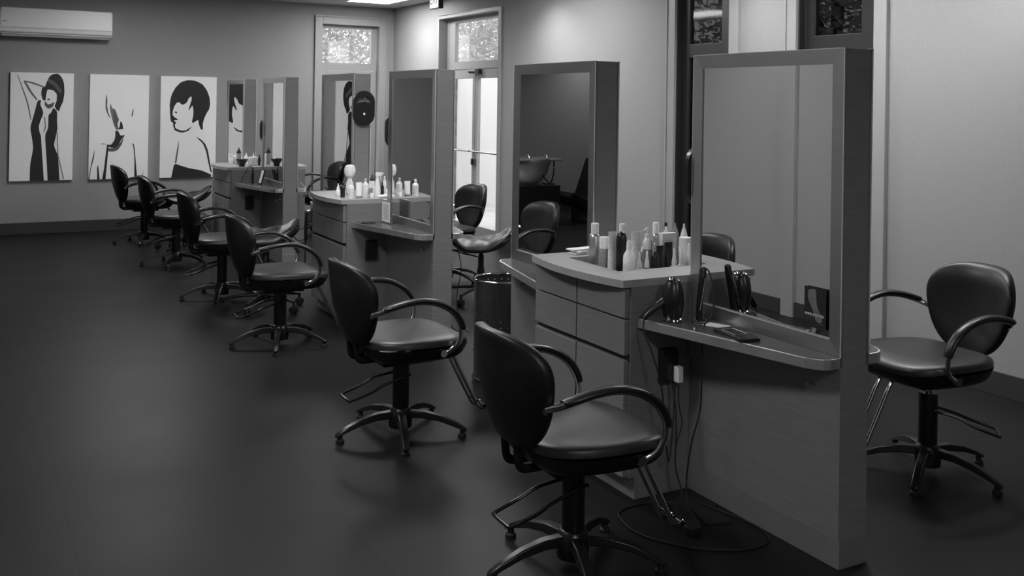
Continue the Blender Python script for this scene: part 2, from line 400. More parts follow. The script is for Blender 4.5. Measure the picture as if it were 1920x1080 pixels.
# ------------------------------------------------------------------ styling stations
X0, T, H = 2.647, 0.143, 1.806
PY = [(2.397, 3.203), (3.935, 4.741), (5.785, 6.585), (7.317, 8.117), (9.250, 10.050), (10.834, 11.634)]
CB = [(3.205, 3.932), (6.588, 7.314), (10.053, 10.831)]
SZ = 0.732
def station(i, label):
    """wide: +1 the wide shelf end is at the far end, -1 at the near end"""
    y0, y1 = PY[i]; wide = 1 if i % 2 == 0 else -1; L = y1-y0
    t = thing('styling_station', label, 'styling station', (X0+T/2, (y0+y1)/2, 0), group='double-sided mirror partitions')
    h = T/2; a = -L/2; b = L/2
    MB().box(-h+.0125, a, SZ-.037, h-.0125, b, H-.001).box(-h+.003, a, .104, h-.003, b, SZ-.037).build('partition_panel', 'laminate', t, bevel=.001)
    MB().box(-h+.003, a-.004, 0, h-.003, b+.000, .104).build('base_band', 'base_metal', t, bevel=.0015)
    fw = .055
    for s in (-1, 1):
        xo, xi = s*h, s*(h-.012)
        # mitred frame: four trapezoid bars, sloping down to the glass
        zb, zt = SZ+.001, H
        o4 = [(a, zb), (b, zb), (b, zt), (a, zt)]; i4 = [(a+fw, zb+fw), (b-fw, zb+fw), (b-fw, zt-fw), (a+fw, zt-fw)]
        fr = MB()
        for k in range(4):
            q = (k+1) % 4; n = len(fr.v)
            for x in (xi, xo):
                xin = x if x == xi else xo-s*.004
                fr.v += [(x, *o4[k]), (x, *o4[q]), (xin, *i4[q]), (xin, *i4[k])]
            for fc in ((0,1,2,3), (7,6,5,4), (0,4,5,1), (1,5,6,2), (2,6,7,3), (3,7,4,0)): fr.face([n+c for c in fc])
        f = fr.build('mirror_frame', 'brushed', t)
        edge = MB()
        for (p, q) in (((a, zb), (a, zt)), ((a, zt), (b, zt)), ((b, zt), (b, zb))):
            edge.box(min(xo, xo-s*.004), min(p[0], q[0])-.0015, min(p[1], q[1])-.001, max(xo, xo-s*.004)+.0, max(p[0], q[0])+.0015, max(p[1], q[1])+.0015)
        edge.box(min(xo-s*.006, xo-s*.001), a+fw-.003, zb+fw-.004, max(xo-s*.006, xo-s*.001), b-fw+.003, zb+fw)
        edge.build('frame_edge_strip', 'edge_highlight', f)
        MB().box(min(xo-s*.009, xo-s*.010), a+fw-.002, zb+fw-.002, max(xo-s*.009, xo-s*.010), b-fw+.002, zt-fw+.002).build('mirror', 'mirror_glass', f)
        # wedge shelf with one rounded corner
        def X(dx): return s*(h+dx)
        pts = [(0, -L/2), (0.012, -L/2-.002), (.045, -L/2-.002), (.068, -L/2+.008), (.088, -L/2+.028), (.105, -L/2+.06), (.268, L/2), (0, L/2)]
        pts = [(X(p[0]), p[1]*wide) for p in pts]
        sh = MB().prism(pts, SZ-.037, SZ).build('shelf', 'shelf_metal', t, bevel=.0015)
        pt2 = [(X(.004), -L/2+.005), (X(.045), -L/2+.006), (X(.064), -L/2+.014), (X(.083), -L/2+.033), (X(.099), -L/2+.063), (X(.258), L/2-.004), (X(.004), L/2-.004)]
        MB().prism([(p[0], p[1]*wide) for p in pt2], SZ, SZ+.0012).build('shelf_surface', 'shelf_top', sh)
        # small tool hook under the shelf
        hk = MB(); yk = (-L/2+.13)*wide; x = s*(h-.008)
        hk.cyl((x, yk, .612), (x+s*.028, yk, .612), .006); hk.cyl((x+s*.028, yk, .622), (x+s*.028, yk, .600), .008); hk.cyl((x, yk-.02, .618), (x+s*.012, yk-.02, .618), .005)
        hk.build('tool_hook', 'chrome', t, smooth=True)
    # raceway in the corner against the cabinet
    yc = L/2*wide
    MB().box(-h-.012, min(yc-.028*wide, yc-.002*wide), .55, -h+.008, max(yc-.028*wide, yc-.002*wide), SZ-.038).build('cable_raceway', 'brushed', t, bevel=.002)
    return t
station(0, 'nearest double-sided mirror partition with metal-edged shelf')
station(1, 'mirror partition behind the bottles, reflecting the shampoo basin')
station(2, 'mirror partition in the middle holding a framed notice')
station(3, 'mirror partition with the black oval hand mirror on its end')
station(4, 'fifth mirror partition from the camera, tall slim end facing the aisle')
station(5, 'farthest mirror partition, against the drawer unit by the canvases')

# ------------------------------------------------------------------ drawer cabinets
ZT = 0.890
def cabinet(i, label):
    y0, y1 = CB[i]; L = y1-y0
    t = thing('drawer_cabinet', label, 'cabinet', (X0+T/2, (y0+y1)/2, 0), group='two-sided drawer cabinets')
    hw = .405; a, b = -L/2, L/2     # half width to drawer fronts
    hc = .372                       # carcass half width
    cut = (-.300, .300, a+.19, b-.14) if i == 0 else None
    c = MB()
    c.box(-hc, a, .09, hc, a+.018, ZT-.03).box(-hc, b-.018, .09, hc, b, ZT-.03)
    c.box(-hc, a+.018, .09, -hc+.012, b-.018, ZT-.03).box(hc-.012, a+.018, .09, hc, b-.018, ZT-.03)
    c.box(-hc+.012, a+.018, .09, hc-.012, b-.018, .11)
    c.build('carcass', 'laminate', t, bevel=.001)
    if cut: MB().box(-hc+.012, a+.018, ZT-.085, hc-.012, b-.018, ZT-.07).build('tray_floor', 'laminate', t)
    MB().box(-hc+.03, a+.0, 0, hc-.03, b, .09).build('plinth', 'laminate', t, bevel=.001)
    # worktop with bowed fronts and rectangular well
    def bow(u): return .412+.05*(1-(2*u-1)**2)
    n = 16; tp = MB(); zt, zb = ZT, ZT-.03
    def strip(poly): tp.prism(poly, zb, zt)
    left = [(-bow(k/n), a+L*k/n) for k in range(n+1)]; right = [(bow(k/n), a+L*k/n) for k in range(n+1)]
    if cut:
        strip(left+[(cut[0], b), (cut[0], a)]); strip(right+[(cut[1], b), (cut[1], a)])
        tp.box(cut[0], a, zb, cut[1], cut[2], zt).box(cut[0], cut[3], zb, cut[1], b, zt)
    else: strip(left+right[::-1])
    tp.build('worktop', 'laminate_top', t)
    for s in (-1, 1):
        ym = -.0
        rows = [(.735, .852), (.585, .728), (.095, .563)]
        for j, (za, zb_) in enumerate(rows):
            cols = ((a+.006, ym-.002), (ym+.002, b-.012)) if not (i == 1 and j == 0) else ((a+.006, b-.012),)
            for (ya, yb) in cols:
                x0_, x1_ = sorted((s*hc, s*(hw-.008)))
                MB().box(x0_, ya+.002, za, x1_, yb-.002, zb_).build('drawer' if j < 2 else 'cabinet_door', 'laminate', t, bevel=.0015)
        x0_, x1_ = sorted((s*hc, s*(hc+.006)))
        MB().box(x0_, a+.004, .56, x1_, b-.01, .59).build('finger_pull', 'cabinet_gap', t)
    # quad outlet on the side facing the camera
    ob = MB().box(-.233+0, a-.03, .46, -.150, a, .600).build('outlet_box', 'black_plastic', t, bevel=.003)
    for dx in (-.214, -.172):
        for z in (.495, .560): MB().lathe([(.015, -.033), (.015, -.03)], c=(dx, a, z), n=10, ax='y').build('socket', 'rubber', ob)
    return t
cabinet(0, 'nearest bow-fronted drawer cabinet crowded with bottles')
cabinet(1, 'middle bow-fronted drawer cabinet with spray bottles on top')
cabinet(2, 'farthest drawer cabinet by the canvases with a black bowl')

# ------------------------------------------------------------------ salon chairs
def pad(name, ow, oh, th, fn, m, parent, nu=28, nv=26, e=3.0, sides=(1, -1)):
    """upholstered pad: super-elliptic outline, fn maps (u,v in -1..1, side, thickness profile) to a point"""
    b = MB(); idx = {}
    for side in sides:
        for j in range(nv+1):
            v = -math.cos(PI*j/nv)
            wv = (1-abs(v)**e)**(1/e)
            for i in range(nu+1):
                u = -math.cos(PI*i/nu)
                prof = (max(0, 1-abs(u)**5)*max(0, 1-abs(v)**5))**.42
                k = len(b.v); b.v.append(tuple(fn(u*wv, v, side, prof))); idx[(side, i, j)] = k
        for j in range(nv):
            for i in range(nu):
                q = [idx[(side, i, j)], idx[(side, i+1, j)], idx[(side, i+1, j+1)], idx[(side, i, j+1)]]
                b.face(q if side == 1 else q[::-1])
    return b
def make_chair():
    t = thing('salon_chair', 'tmp', 'chair')
    # star base
    hub = MB().lathe([(.030, .030), (.055, .035), (.058, .10), (.048, .125), (.041, .13)], n=24).build('base_hub', 'dark_enamel', t, smooth=True)
    for k in range(5):
        a = R(180+72*k); ca, sa = math.cos(a), math.sin(a)
        lg = MB(); n0 = len(lg.v); prof = [(.045, .098, .026, .034), (.12, .098, .024, .030), (.20, .083, .021, .026), (.27, .058, .019, .022), (.318, .036, .017, .014), (.325, .030, .012, .008)]
        for r, z, hw_, hh in prof:
            for (dy, dz) in ((-1, -1), (-.75, 1), (.75, 1), (1, -1)):
                lg.v.append((r*ca-dy*hw_*sa, r*sa+dy*hw_*ca, z+dz*hh*.5))
        for q in range(len(prof)-1):
            for w_ in range(4): w2 = (w_+1) % 4; lg.face([q*4+w_, q*4+w2, (q+1)*4+w2, (q+1)*4+w_])
        lg.face([3, 2, 1, 0]); e_ = (len(prof)-1)*4; lg.face([e_, e_+1, e_+2, e_+3])
        l = lg.build('leg', 'dark_enamel', t, bevel=.004, seg=2, smooth=30)
        MB().lathe([(.020, 0), (.020, .012), (.012, .018), (.012, .032)], c=(.302*ca, .302*sa, 0), n=14).build('glide', 'rubber', l, smooth=True)
    MB().lathe([(.036, .05), (.040, .06), (.040, .342), (.038, .352), (.036, .352)], n=28).build('pump_column', 'dark_enamel', t, smooth=True)
    pe = MB().tube([(-.02, .048, .285), (-.11, .056, .270), (-.18, .064, .238), (-.268, .060, .210), (-.280, .05, .206), (-.280, -.05, .206), (-.268, -.060, .208), (-.18, -.064, .232), (-.11, -.056, .258), (.0, -.048, .285), (.03, -.046, .290)], .0068, n=8, smooth=4)
    pe.cyl((.0, -.06, .290), (.0, .06, .290), .009)
    pe.build('pump_pedal', 'dark_enamel', t, smooth=True)
    up = []
    up.append(MB().cyl((0,0,.30), (0,0,.415), .016, n=16).build('piston', 'chrome', t, smooth=True))
    up.append(MB().box(-.13, -.10, .352, .13, .10, .385).build('seat_plate', 'dark_enamel', t, bevel=.004))
    # seat
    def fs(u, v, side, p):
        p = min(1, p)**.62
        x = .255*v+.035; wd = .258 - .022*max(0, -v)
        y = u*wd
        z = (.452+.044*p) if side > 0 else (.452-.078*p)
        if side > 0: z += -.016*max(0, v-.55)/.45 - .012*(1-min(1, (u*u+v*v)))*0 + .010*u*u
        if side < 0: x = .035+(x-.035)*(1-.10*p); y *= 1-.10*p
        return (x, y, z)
    up.append(pad('seat', 0, 0, 0, fs, None, t, e=3.2, sides=(1,)).build('seat', 'leather_seat', t, smooth=60))
    up.append(pad('seat', 0, 0, 0, fs, None, t, e=3.2, sides=(-1,)).build('seat_shaded_side', 'dark_enamel', t, smooth=60))  # lower side of the seat, its shade put into a darker colour
    # backrest: wide top, narrow bottom, wrapping forward
    def fb(u, v, side, p):
        k = (v+1)/2
        wd = .150+.090*math.sin(min(1, k*1.25)*PI/2)
        y = u*wd; z = .455+.400*k
        xc = -.235-.085*k+.085*(abs(y)/.24)**2.0-.02*math.sin(k*PI)
        x = xc+(.036*p**.7 if side > 0 else -.036*p**.7)
        if k > .8 : x -= .02*((k-.8)/.2)**2
        return (x, y, z)
    up.append(pad('backrest', 0, 0, 0, fb, None, t, e=3.0).build('backrest', 'leather', t, smooth=60))
    bk = MB()
    for s in (-1, 1):
        bk.tube([(-.10, s*.045, .385), (-.20, s*.045, .382), (-.235, s*.045, .395), (-.245, s*.045, .44), (-.250, s*.045, .54)], .015, n=8, flat=.35, smooth=5, up=(0, 1, 0))
    bk.box(-.256, -.055, .46, -.246, .055, .54)
    up.append(bk.build('back_bracket', 'dark_enamel', t, smooth=40))
    # armrests
    C3 = [(-.235, .205, .622), (-.215, .245, .640), (-.17, .272, .660), (-.10, .285, .678), (-.02, .290, .684), (.06, .290, .668), (.13, .288, .628), (.172, .285, .57), (.182, .280, .515), (.165, .272, .468), (.13, .264, .440), (.100, .258, .432)]
    for s in (-1, 1):
        P = [Vector((p[0], p[1]*s, p[2])) for p in C3]
        full = catmull(P, 4)
        tb = MB().tube(full, .013, n=10, smooth=0, flat=.5, up=(0, 1, 0)); 
        tb.lathe([(.017, -.006), (.017, .006)], c=(.100, .262*s, .432), n=14, ax='y')
        tb.lathe([(.012, -.006), (.012, .006)], c=(-.235, .208*s, .622), n=14, ax='y')
        arm = tb.build('armrest', 'chrome', t, smooth=True); up.append(arm)
        pp = full[6:31]; b = MB(); n = 12
        K = len(pp)
        for i_, p in enumerate(pp):
            tg = (pp[min(i_+1, K-1)]-pp[max(i_-1, 0)]).normalized(); nrm = Vector((-tg.z, 0, tg.x)).normalized(); side_ = Vector((0, 1, 0))
            if nrm.dot(Vector((p.x-0.0, 0, p.z-.5))) < 0: nrm = -nrm
            sc_ = math.sin(PI*min(1, (min(i_, K-1-i_)+.6)/3)/2)
            for j in range(n):
                w_ = 2*PI*j/n
                b.v.append(tuple(p+nrm*(.006+.013*math.sin(w_))*1+side_*(.024*math.cos(w_))*(.75+.25*sc_)))
        for i_ in range(K-1):
            for j in range(n): j2 = (j+1) % n; b.face([i_*n+j, i_*n+j2, (i_+1)*n+j2, (i_+1)*n+j])
        b.face(list(range(n))[::-1]); b.face([(K-1)*n+j for j in range(n)])
        b.build('arm_pad', 'arm_rubber', arm, smooth=60)
    # footrest
    fo = MB()
    for s in (-1, 1):
        fo.tube([(.13, s*.034, .398), (.215, s*.034, .394), (.248, s*.034, .372), (.305, s*.034, .265), (.385, s*.034, .115), (.400, s*.034, .088), (.425, s*.034, .074), (.450, s*.034, .085)], .009, n=10, smooth=5)
    fr_ = fo.build('footrest', 'chrome', t, smooth=True); up.append(fr_)
    MB().cyl((.430, -.05, .086), (.430, .05, .086), .010).cyl((.395, -.05, .115), (.395, .05, .115), .006).build('foot_bar', 'dark_enamel', fr_, smooth=True)
    return t, [o.name for o in up]
chair0, upnames = make_chair()
UP = ('piston', 'seat_plate', 'seat', 'seat_shaded_side', 'backrest', 'back_bracket', 'armrest', 'footrest')
def place_chair(x, y, rz, dz, label, first=False, base_rot=0, no_foot=False):
    t = chair0 if first else copy_tree(chair0)
    t.location = (x, y, 0); t.rotation_euler = (0, 0, rz); t['label'] = label; t['group'] = 'black hydraulic salon chairs'
    for c in children(t):
        k = c.name.split('.')[0]
        if k in UP: c.location.z += dz
    return t
chairs = [
 (1.851, 2.846, R(-2), .0, 'black salon chair nearest the camera, beside the power strip'),
 (1.838, 4.359, 0, .0, 'black salon chair second from the camera, in front of the bin'),
 (1.794, 6.29, R(-2), .0, 'black salon chair third from the camera, facing the framed notice'),
 (1.790, 7.93, R(-3), .0, 'black salon chair fourth from the camera, with a stool seat poking out behind its arm'),
 (1.75, 9.69, R(-6), .0, 'black salon chair fifth from the camera, second from the end wall'),
 (1.699, 11.274, R(2), .0, 'black salon chair farthest left, in front of the middle canvas'),
 (3.713, 2.864, R(173), .045, 'black salon chair alone at the right edge, facing left'),
 (3.73, 7.85, R(186), .0, 'black salon chair silhouetted against the bright glass door'),
 (3.62, 11.27, R(180), .0, 'black salon chair at the far end, only its arm showing past a partition'),
]
inst = [chair0]+[copy_tree(chair0) for _ in chairs[1:]]
for t, (x, y, rz, dz, lab) in zip(inst, chairs):
    t.location = (x, y, 0); t.rotation_euler = (0, 0, rz); t['label'] = lab; t['group'] = 'black hydraulic salon chairs'
    for c in children(t):
        if c.name.split('.')[0] in UP: c.location.z += dz
        if x == 3.713 and c.name.startswith('pump_pedal'): c.rotation_euler.z = R(-40)

# ------------------------------------------------------------------ saddle stools
def make_stool():
    t = thing('saddle_stool', 'tmp', 'stool')
    MB().lathe([(.03, .075), (.04, .08), (.042, .12), (.030, .14)], n=18).build('base_hub', 'dark_enamel', t, smooth=True)
    for k in range(5):
        a = R(20+72*k); ca, sa = math.cos(a), math.sin(a)
        l = MB().tube([(.03*ca, .03*sa, .11), (.16*ca, .16*sa, .105), (.29*ca, .29*sa, .085)], .018, r1=.013, n=8, smooth=4, flat=.8).build('leg', 'dark_enamel', t, smooth=True)
        cx_, cy_ = .29*ca, .29*sa
        c = MB()
        for s in (-1, 1): c.lathe([(.012, -.009), (.028, -.007), (.028, .007), (.012, .009)], c=(cx_-s*.014*sa, cy_+s*.014*ca, .028), n=16, M=Matrix.Rotation(a, 3, 'Z') @ Matrix.Rotation(R(90), 3, 'X'))
        c.cyl((cx_, cy_, .03), (cx_, cy_, .088), .010)
        c.build('caster', 'rubber', l, smooth=True)
    MB().lathe([(.030, .12), (.030, .26), (.024, .27), (.024, .37), (.018, .38), (.018, .47)], n=18).build('gas_column', 'dark_enamel', t, smooth=True)
    def fn(u, v, side, p):
        x = .245*v; y = u*(.20-.03*v)
        z = .485 + (.040*p if side > 0 else -.040*p)
        lift = .105*max(0, v)**2.2+.045*max(0, -v)**2.5
        z += lift*(1.0 if side > 0 else .55) - .045*(abs(u)**1.6)*(1-.3*v)
        if side > 0: z += p*.006*(math.sin(7*u+3*v)+math.sin(9*v-4*u))
        return (x, y, z)
    pad('s', 0, 0, 0, fn, None, t, e=2.6, nu=36, nv=36).build('saddle_seat', 'leather_seat', t, smooth=80)
    return t
st0 = make_stool(); stl = [st0, copy_tree(st0), copy_tree(st0)]
for t, (x, y, rz, dz, lab) in zip(stl, (
    (1.99, 7.38, R(-8), .085, 'black saddle stool on casters, its seat end poking past the fourth chair'),
    (2.02, 10.62, R(-10), .07, 'black saddle stool on casters between the two farthest chairs'),
    (3.62, 6.98, R(-25), -.01, 'black saddle stool with creased seat beside the wire bin, by the bright door'))):
    t.location = (x, y, 0); t.rotation_euler = (0, 0, rz); t['label'] = lab; t['group'] = 'saddle stools on casters'
    for c in children(t):
        if c.name.split('.')[0] == 'saddle_seat': c.location.z += dz
        if c.name.split('.')[0] == 'gas_column': c.scale.z = 1+dz/.46

# ------------------------------------------------------------------ perforated bin
t = thing('waste_bin', 'perforated metal waste bin standing beyond the second partition', 'bin', (2.695, 4.935, 0))
ri, hb, nA, nZ = .155, .585, 120, 64
b = MB()
for j in range(nZ+1):
    for i in range(nA): a = 2*PI*i/nA; b.v.append((ri*math.cos(a), ri*math.sin(a), hb*j/nZ))
for j in range(nZ):
    for i in range(nA):
        if 3 < j < nZ-3 and i % 5 == 0 and j % 4 == 0: continue
        i2 = (i+1) % nA; b.face([j*nA+i, j*nA+i2, (j+1)*nA+i2, (j+1)*nA+i])
bo = b.build('bin_body', 'trash_metal', t, smooth=30)
MB().lathe([(ri-.002, 0), (ri-.002, .012)], n=40).build('bin_bottom', 'trash_metal', t)
MB().tube([(ri*math.cos(2*PI*i/40), ri*math.sin(2*PI*i/40), hb) for i in range(40)], .007, n=8, smooth=0, closed=True).build('rim', 'chrome', t, smooth=True)
MB().tube([((ri+.001)*math.cos(2*PI*i/40), (ri+.001)*math.sin(2*PI*i/40), .025) for i in range(40)], .009, n=8, smooth=0, closed=True).build('foot_ring', 'rubber', t, smooth=True)

# ------------------------------------------------------------------ wall canvases
def canvas(x0, x1, z0, z1, label, quad, layers):
    t = thing('canvas_print', label, 'picture', (x0, YB, z0)); th = .035
    MB().box(0, -th, 0, x1-x0, -.001, z1-z0).build('stretched_canvas', 'canvas', t, bevel=.003)
    TL, TR, BR, BL = [Vector(q) for q in quad]; Wd, Hd = x1-x0, z1-z0
    def uv(p):
        p = Vector(p); v = (p.y-TL.y)/(BL.y-TL.y)
        for _ in range(4):
            l = TL.lerp(BL, v); r = TR.lerp(BR, v); u = (p.x-l.x)/(r.x-l.x); top = TL.lerp(TR, u); bot = BL.lerp(BR, u); v = (p.y-top.y)/(bot.y-top.y)
        return (min(max(u, 0.002), .998)*Wd, (1-min(max(v, 0.002), .998))*Hd)
    fig = {}
    for k, (m_, pts) in enumerate(layers):
        b = fig.setdefault(m_, MB())
        if m_ == 'line': pass
        P = [Vector((*uv(p), 0)) for p in pts]
        if len(P) > 5: P = [q for i_ in range(len(P)) for q in ((P[i_],) if P[i_].y < .012 else (P[i_].lerp(P[i_-1], .16), P[i_].lerp(P[(i_+1) % len(P)], .16)))]
        P = [(min(max(q.x, 0), Wd), min(max(q.y, 0), Hd)) for q in P]
        lift = .0008+.0003*k
        b.prism(P, -th-lift, -th+.0005, axis='y')
    for m_, b in fig.items():
        b.build({'ink': 'painted_figure', 'ink_grey': 'painted_shading', 'canvas': 'painted_highlight', 'ink_line': 'painted_line'}[m_], m_, t)
    return t
Zt, Zb = 1.850, .611
canvas(.410, 1.068, Zb, Zt, 'left canvas of a woman in a long black dress, arm raised', ((82,152),(602,165),(580,1027),(65,1032)), [
 ('ink', [(430,168),(470,165),(500,195),(518,240),(522,320),(510,390),(485,440),(475,472),(450,455),(438,425),(456,385),(458,330),(430,300),(380,292),(370,340),(362,388),(340,375),(328,330),(335,280),(362,268),(380,220),(400,185)]),
 ('ink', [(300,380),(330,378),(320,410),(345,472),(342,500),(322,545),(308,590),(312,630),(326,668),(331,770),(340,900),(347,1030),(232,1032),(236,900),(262,770),(255,700),(238,600),(265,510)]),
 ('ink', [(428,440),(460,470),(458,560),(462,610),(445,680),(430,745),(465,830),(475,1032),(378,1032),(370,850),(358,660),(384,605),(386,540),(388,498),(410,480)]),
 ('ink_grey', [(360,385),(385,415),(415,405),(440,390),(425,435),(385,450),(355,420)]),
 ('ink_grey', [(385,205),(440,225),(500,300),(490,330),(430,262),(385,235)]),
 ('ink_line', [(183,222),(205,228),(252,310),(300,372),(290,380),(240,320)]),
 ('ink_line', [(190,220),(260,232),(355,268),(350,278),(255,244),(188,228)]),
 ('ink_line', [(135,172),(142,175),(222,390),(250,540),(242,540),(213,392)]),
 ('ink_line', [(462,830),(470,832),(512,1018),(504,1018)]),
 ('ink_line', [(456,640),(462,640),(468,830),(460,830)]),
 ('ink', [(375,370),(390,366),(405,372),(390,380)]),
 ('ink_line', [(352,510),(360,515),(368,600),(350,640),(345,630),(360,595)]),
])
canvas(1.070+.17, 1.90, Zb, Zt, 'middle canvas of a faint tilted face with dark neckline', ((78,88),(610,105),(592,1035),(60,1035)), [
 ('ink_grey', [(225,265),(214,330),(214,400),(235,460),(262,497),(240,440),(228,380),(230,320)]),
 ('ink_line', [(255,350),(275,400),(300,405),(325,480),(335,500),(318,540),(330,575),(310,600),(285,540),(268,480),(252,400)]),
 ('ink_grey', [(280,430),(300,440),(325,500),(318,540),(322,570),(300,570),(285,510)]),
 ('ink', [(345,515),(362,530),(372,585),(320,590),(338,565)]),
 ('ink', [(300,600),(325,600),(345,645),(388,640),(350,685),(330,730),(290,757),(240,745),(225,722),(260,727),(290,690),(300,650)]),
 ('ink_grey', [(230,757),(290,757),(335,722),(378,652),(360,720),(322,775),(280,787),(235,785)]),
 ('ink', [(225,725),(240,740),(212,1035),(182,1035),(200,930)]),
 ('ink_line', [(160,716),(195,712),(232,722),(195,720)]),
 ('ink', [(448,710),(470,728),(482,860),(496,1035),(470,1035),(472,860),(462,740)]),
 ('ink_grey', [(118,758),(110,850),(85,930),(72,1035),(62,1035),(88,880)]),
 ('ink', [(148,905),(160,1035),(138,1035),(138,930)]),
 ('ink_line', [(552,965),(545,1035),(535,1035)]),
 ('ink_grey', [(466,400),(458,470),(446,475),(452,430)]),
])
canvas(2.035, 2.698, Zb, Zt, 'right canvas of a bobbed woman in profile over bare shoulder', ((738,108),(1232,125),(1210,1020),(708,1022)), [
 ('ink', [(810,440),(808,360),(825,280),(860,215),(910,165),(975,147),(1040,155),(1100,185),(1140,240),(1165,310),(1168,370),(1158,415),(1140,440),(1115,490),(1100,540),(1100,598),(1080,590),(1064,545),(1060,505),(1010,535),(1002,520),(1015,470),(1018,420),(1010,372),(990,402),(970,425),(988,370),(1004,320),(1000,292),(975,312),(960,350),(920,372),(890,345),(870,350),(850,380),(835,420),(832,460),(850,480),(885,502),(842,508),(865,530),(850,545),(856,580),(905,600),(950,598),(1002,562),(970,605),(910,620),(850,600),(836,560),(836,530),(815,515)]),
 ('ink_grey', [(885,680),(880,760),(860,890),(845,890),(868,760)]),
 ('ink', [(1035,655),(1080,680),(1120,720),(1145,780),(1160,880),(1180,985),(1165,975),(1145,880),(1128,790),(1100,720),(1060,680)]),
 ('ink', [(840,892),(900,915),(980,940),(1080,958),(1176,1000),(1165,1020),(812,1020)]),
 ('ink', [(850,428),(872,432),(870,446),(855,440)]),
])

# ------------------------------------------------------------------ air conditioner
t = thing('air_conditioner', 'white split air conditioner high on the end wall', 'air conditioner', (.29, YB, 2.27))
prof = [(0,.305),(-.17,.305),(-.195,.295),(-.205,.27),(-.205,.075),(-.195,.035),(-.165,.012),(-.11,0),(0,0)]
MB().prism(prof, 0, 1.165, axis='x').build('housing', 'ac_white', t, bevel=.006)
MB().box(.012, -.2095, .085, 1.153, -.2045, .298).build('front_panel', 'ac_white', t, bevel=.003)
MB().box(0.01, -.2075, .0745, 1.155, -.2045, .080).build('panel_gap', 'grey_plastic', t)
MB().box(.02, -.185, .003, 1.145, -.10, .022).build('air_outlet', 'dark_slot', t)
MB().prism([(-.196,.012),(-.150,-.018),(-.146,-.014),(-.192,.018)], .02, 1.145, axis='x').build('louver', 'ac_white', t)
MB().prism([(.05+.022*math.cos(k*PI/8), .145+.006*math.sin(k*PI/8)) for k in range(16)], -.2105, -.2090, axis='y').build('maker_badge', 'grey_plastic', t)
# ------------------------------------------------------------------ exit sign
t = thing('exit_sign', 'exit sign hanging from the ceiling before the double door', 'sign', (4.62, 10.1, ZC))
MB().box(-.03, -.12, -.205, .03, .12, -.0).build('sign_housing', 'black_plastic', t, bevel=.006)
MB().box(-.033, -.112, -.195, -.030, .112, -.012).build('sign_face', 'exit_face', t)
Mx = Matrix(((0, 0, -1, -.0335), (-1, 0, 0, 0), (0, 1, 0, -.105), (0, 0, 0, 1)))
text_mesh('EXIT', .155, 'sign_letters', 'ink_grey', t, Mx @ Matrix.Diagonal((.62, 1, 1, 1)))

# ------------------------------------------------------------------ oval hand mirrors on partition ends
def hand_mirror(loc, rz, label):
    t = thing('hand_mirror', label, 'hand mirror', loc, rz, group='black oval hand mirrors')
    wv, hv = .089, .137
    def stad(w_, h_, n=20):
        out = []
        for k in range(n+1): a = PI*k/n; out.append((w_*math.cos(a), h_-w_+w_*math.sin(a)))
        for k in range(n+1): a = PI+PI*k/n; out.append((w_*math.cos(a), -(h_-w_)+w_*math.sin(a)))
        return out
    outer = stad(wv, hv)
    # crescent opening
    top = [(.061*math.cos(PI*k/16), .032+.062*math.sin(PI*k/16)) for k in range(17)]
    low = [(-.061+.122*k/16, .032+.018*math.sin(PI*k/16)) for k in range(1, 16)]
    bm = bmesh.new()
    def ring(pts, z): return [bm.verts.new((p[0], z, p[1])) for p in pts]
    hole = top+low
    for z in (-.028, -.004):
        o_ = ring(outer, z); h_ = ring(hole, z)
        es = [bm.edges.new((o_[i], o_[(i+1) % len(o_)])) for i in range(len(o_)) if (o_[i].co-o_[(i+1) % len(o_)].co).length > 1e-6]
        es += [bm.edges.new((h_[i], h_[(i+1) % len(h_)])) for i in range(len(h_))]
        bmesh.ops.triangle_fill(bm, edges=es, use_beauty=True, use_dissolve=False)
    me = bpy.data.meshes.new('tmp'); bm.to_mesh(me); bm.free()
    b = MB()
    for v in me.vertices: b.v.append(tuple(v.co))
    for p in me.polygons: b.face(list(p.vertices))
    for pts in (outer, hole):
        for i in range(len(pts)):
            p, q = pts[i], pts[(i+1) % len(pts)]; n = len(b.v)
            b.v += [(p[0], -.028, p[1]), (q[0], -.028, q[1]), (q[0], -.004, q[1]), (p[0], -.004, p[1])]; b.face([n, n+1, n+2, n+3])
    b.build('mirror_back', 'black_plastic', t)
    MB().lathe([(.009, -.031), (.009, -.028)], c=(0, 0, -.045), n=14, ax='y').build('glint_dot', 'white_plastic', t)  # white dot is a painted glint on the black back
    MB().cyl((0, 0, .078), (0, -.034, .078), .006).build('hanging_peg', 'brushed', t)
    return t
hand_mirror((X0+T/2+.005, 7.315, 1.533), 0, 'black oval hand mirror with arched grip hanging on the fourth partition end')
hand_mirror((X0+T/2, 3.203, 1.30), PI, 'black oval hand mirror seen edge-on left of the nearest mirror')
hand_mirror((X0+T/2, 6.585, 1.38), PI, 'black oval hand mirror seen edge-on left of the middle mirror')
hand_mirror((X0+T/2, 10.05, 1.27), PI, 'black oval hand mirror seen edge-on left of the fifth mirror')

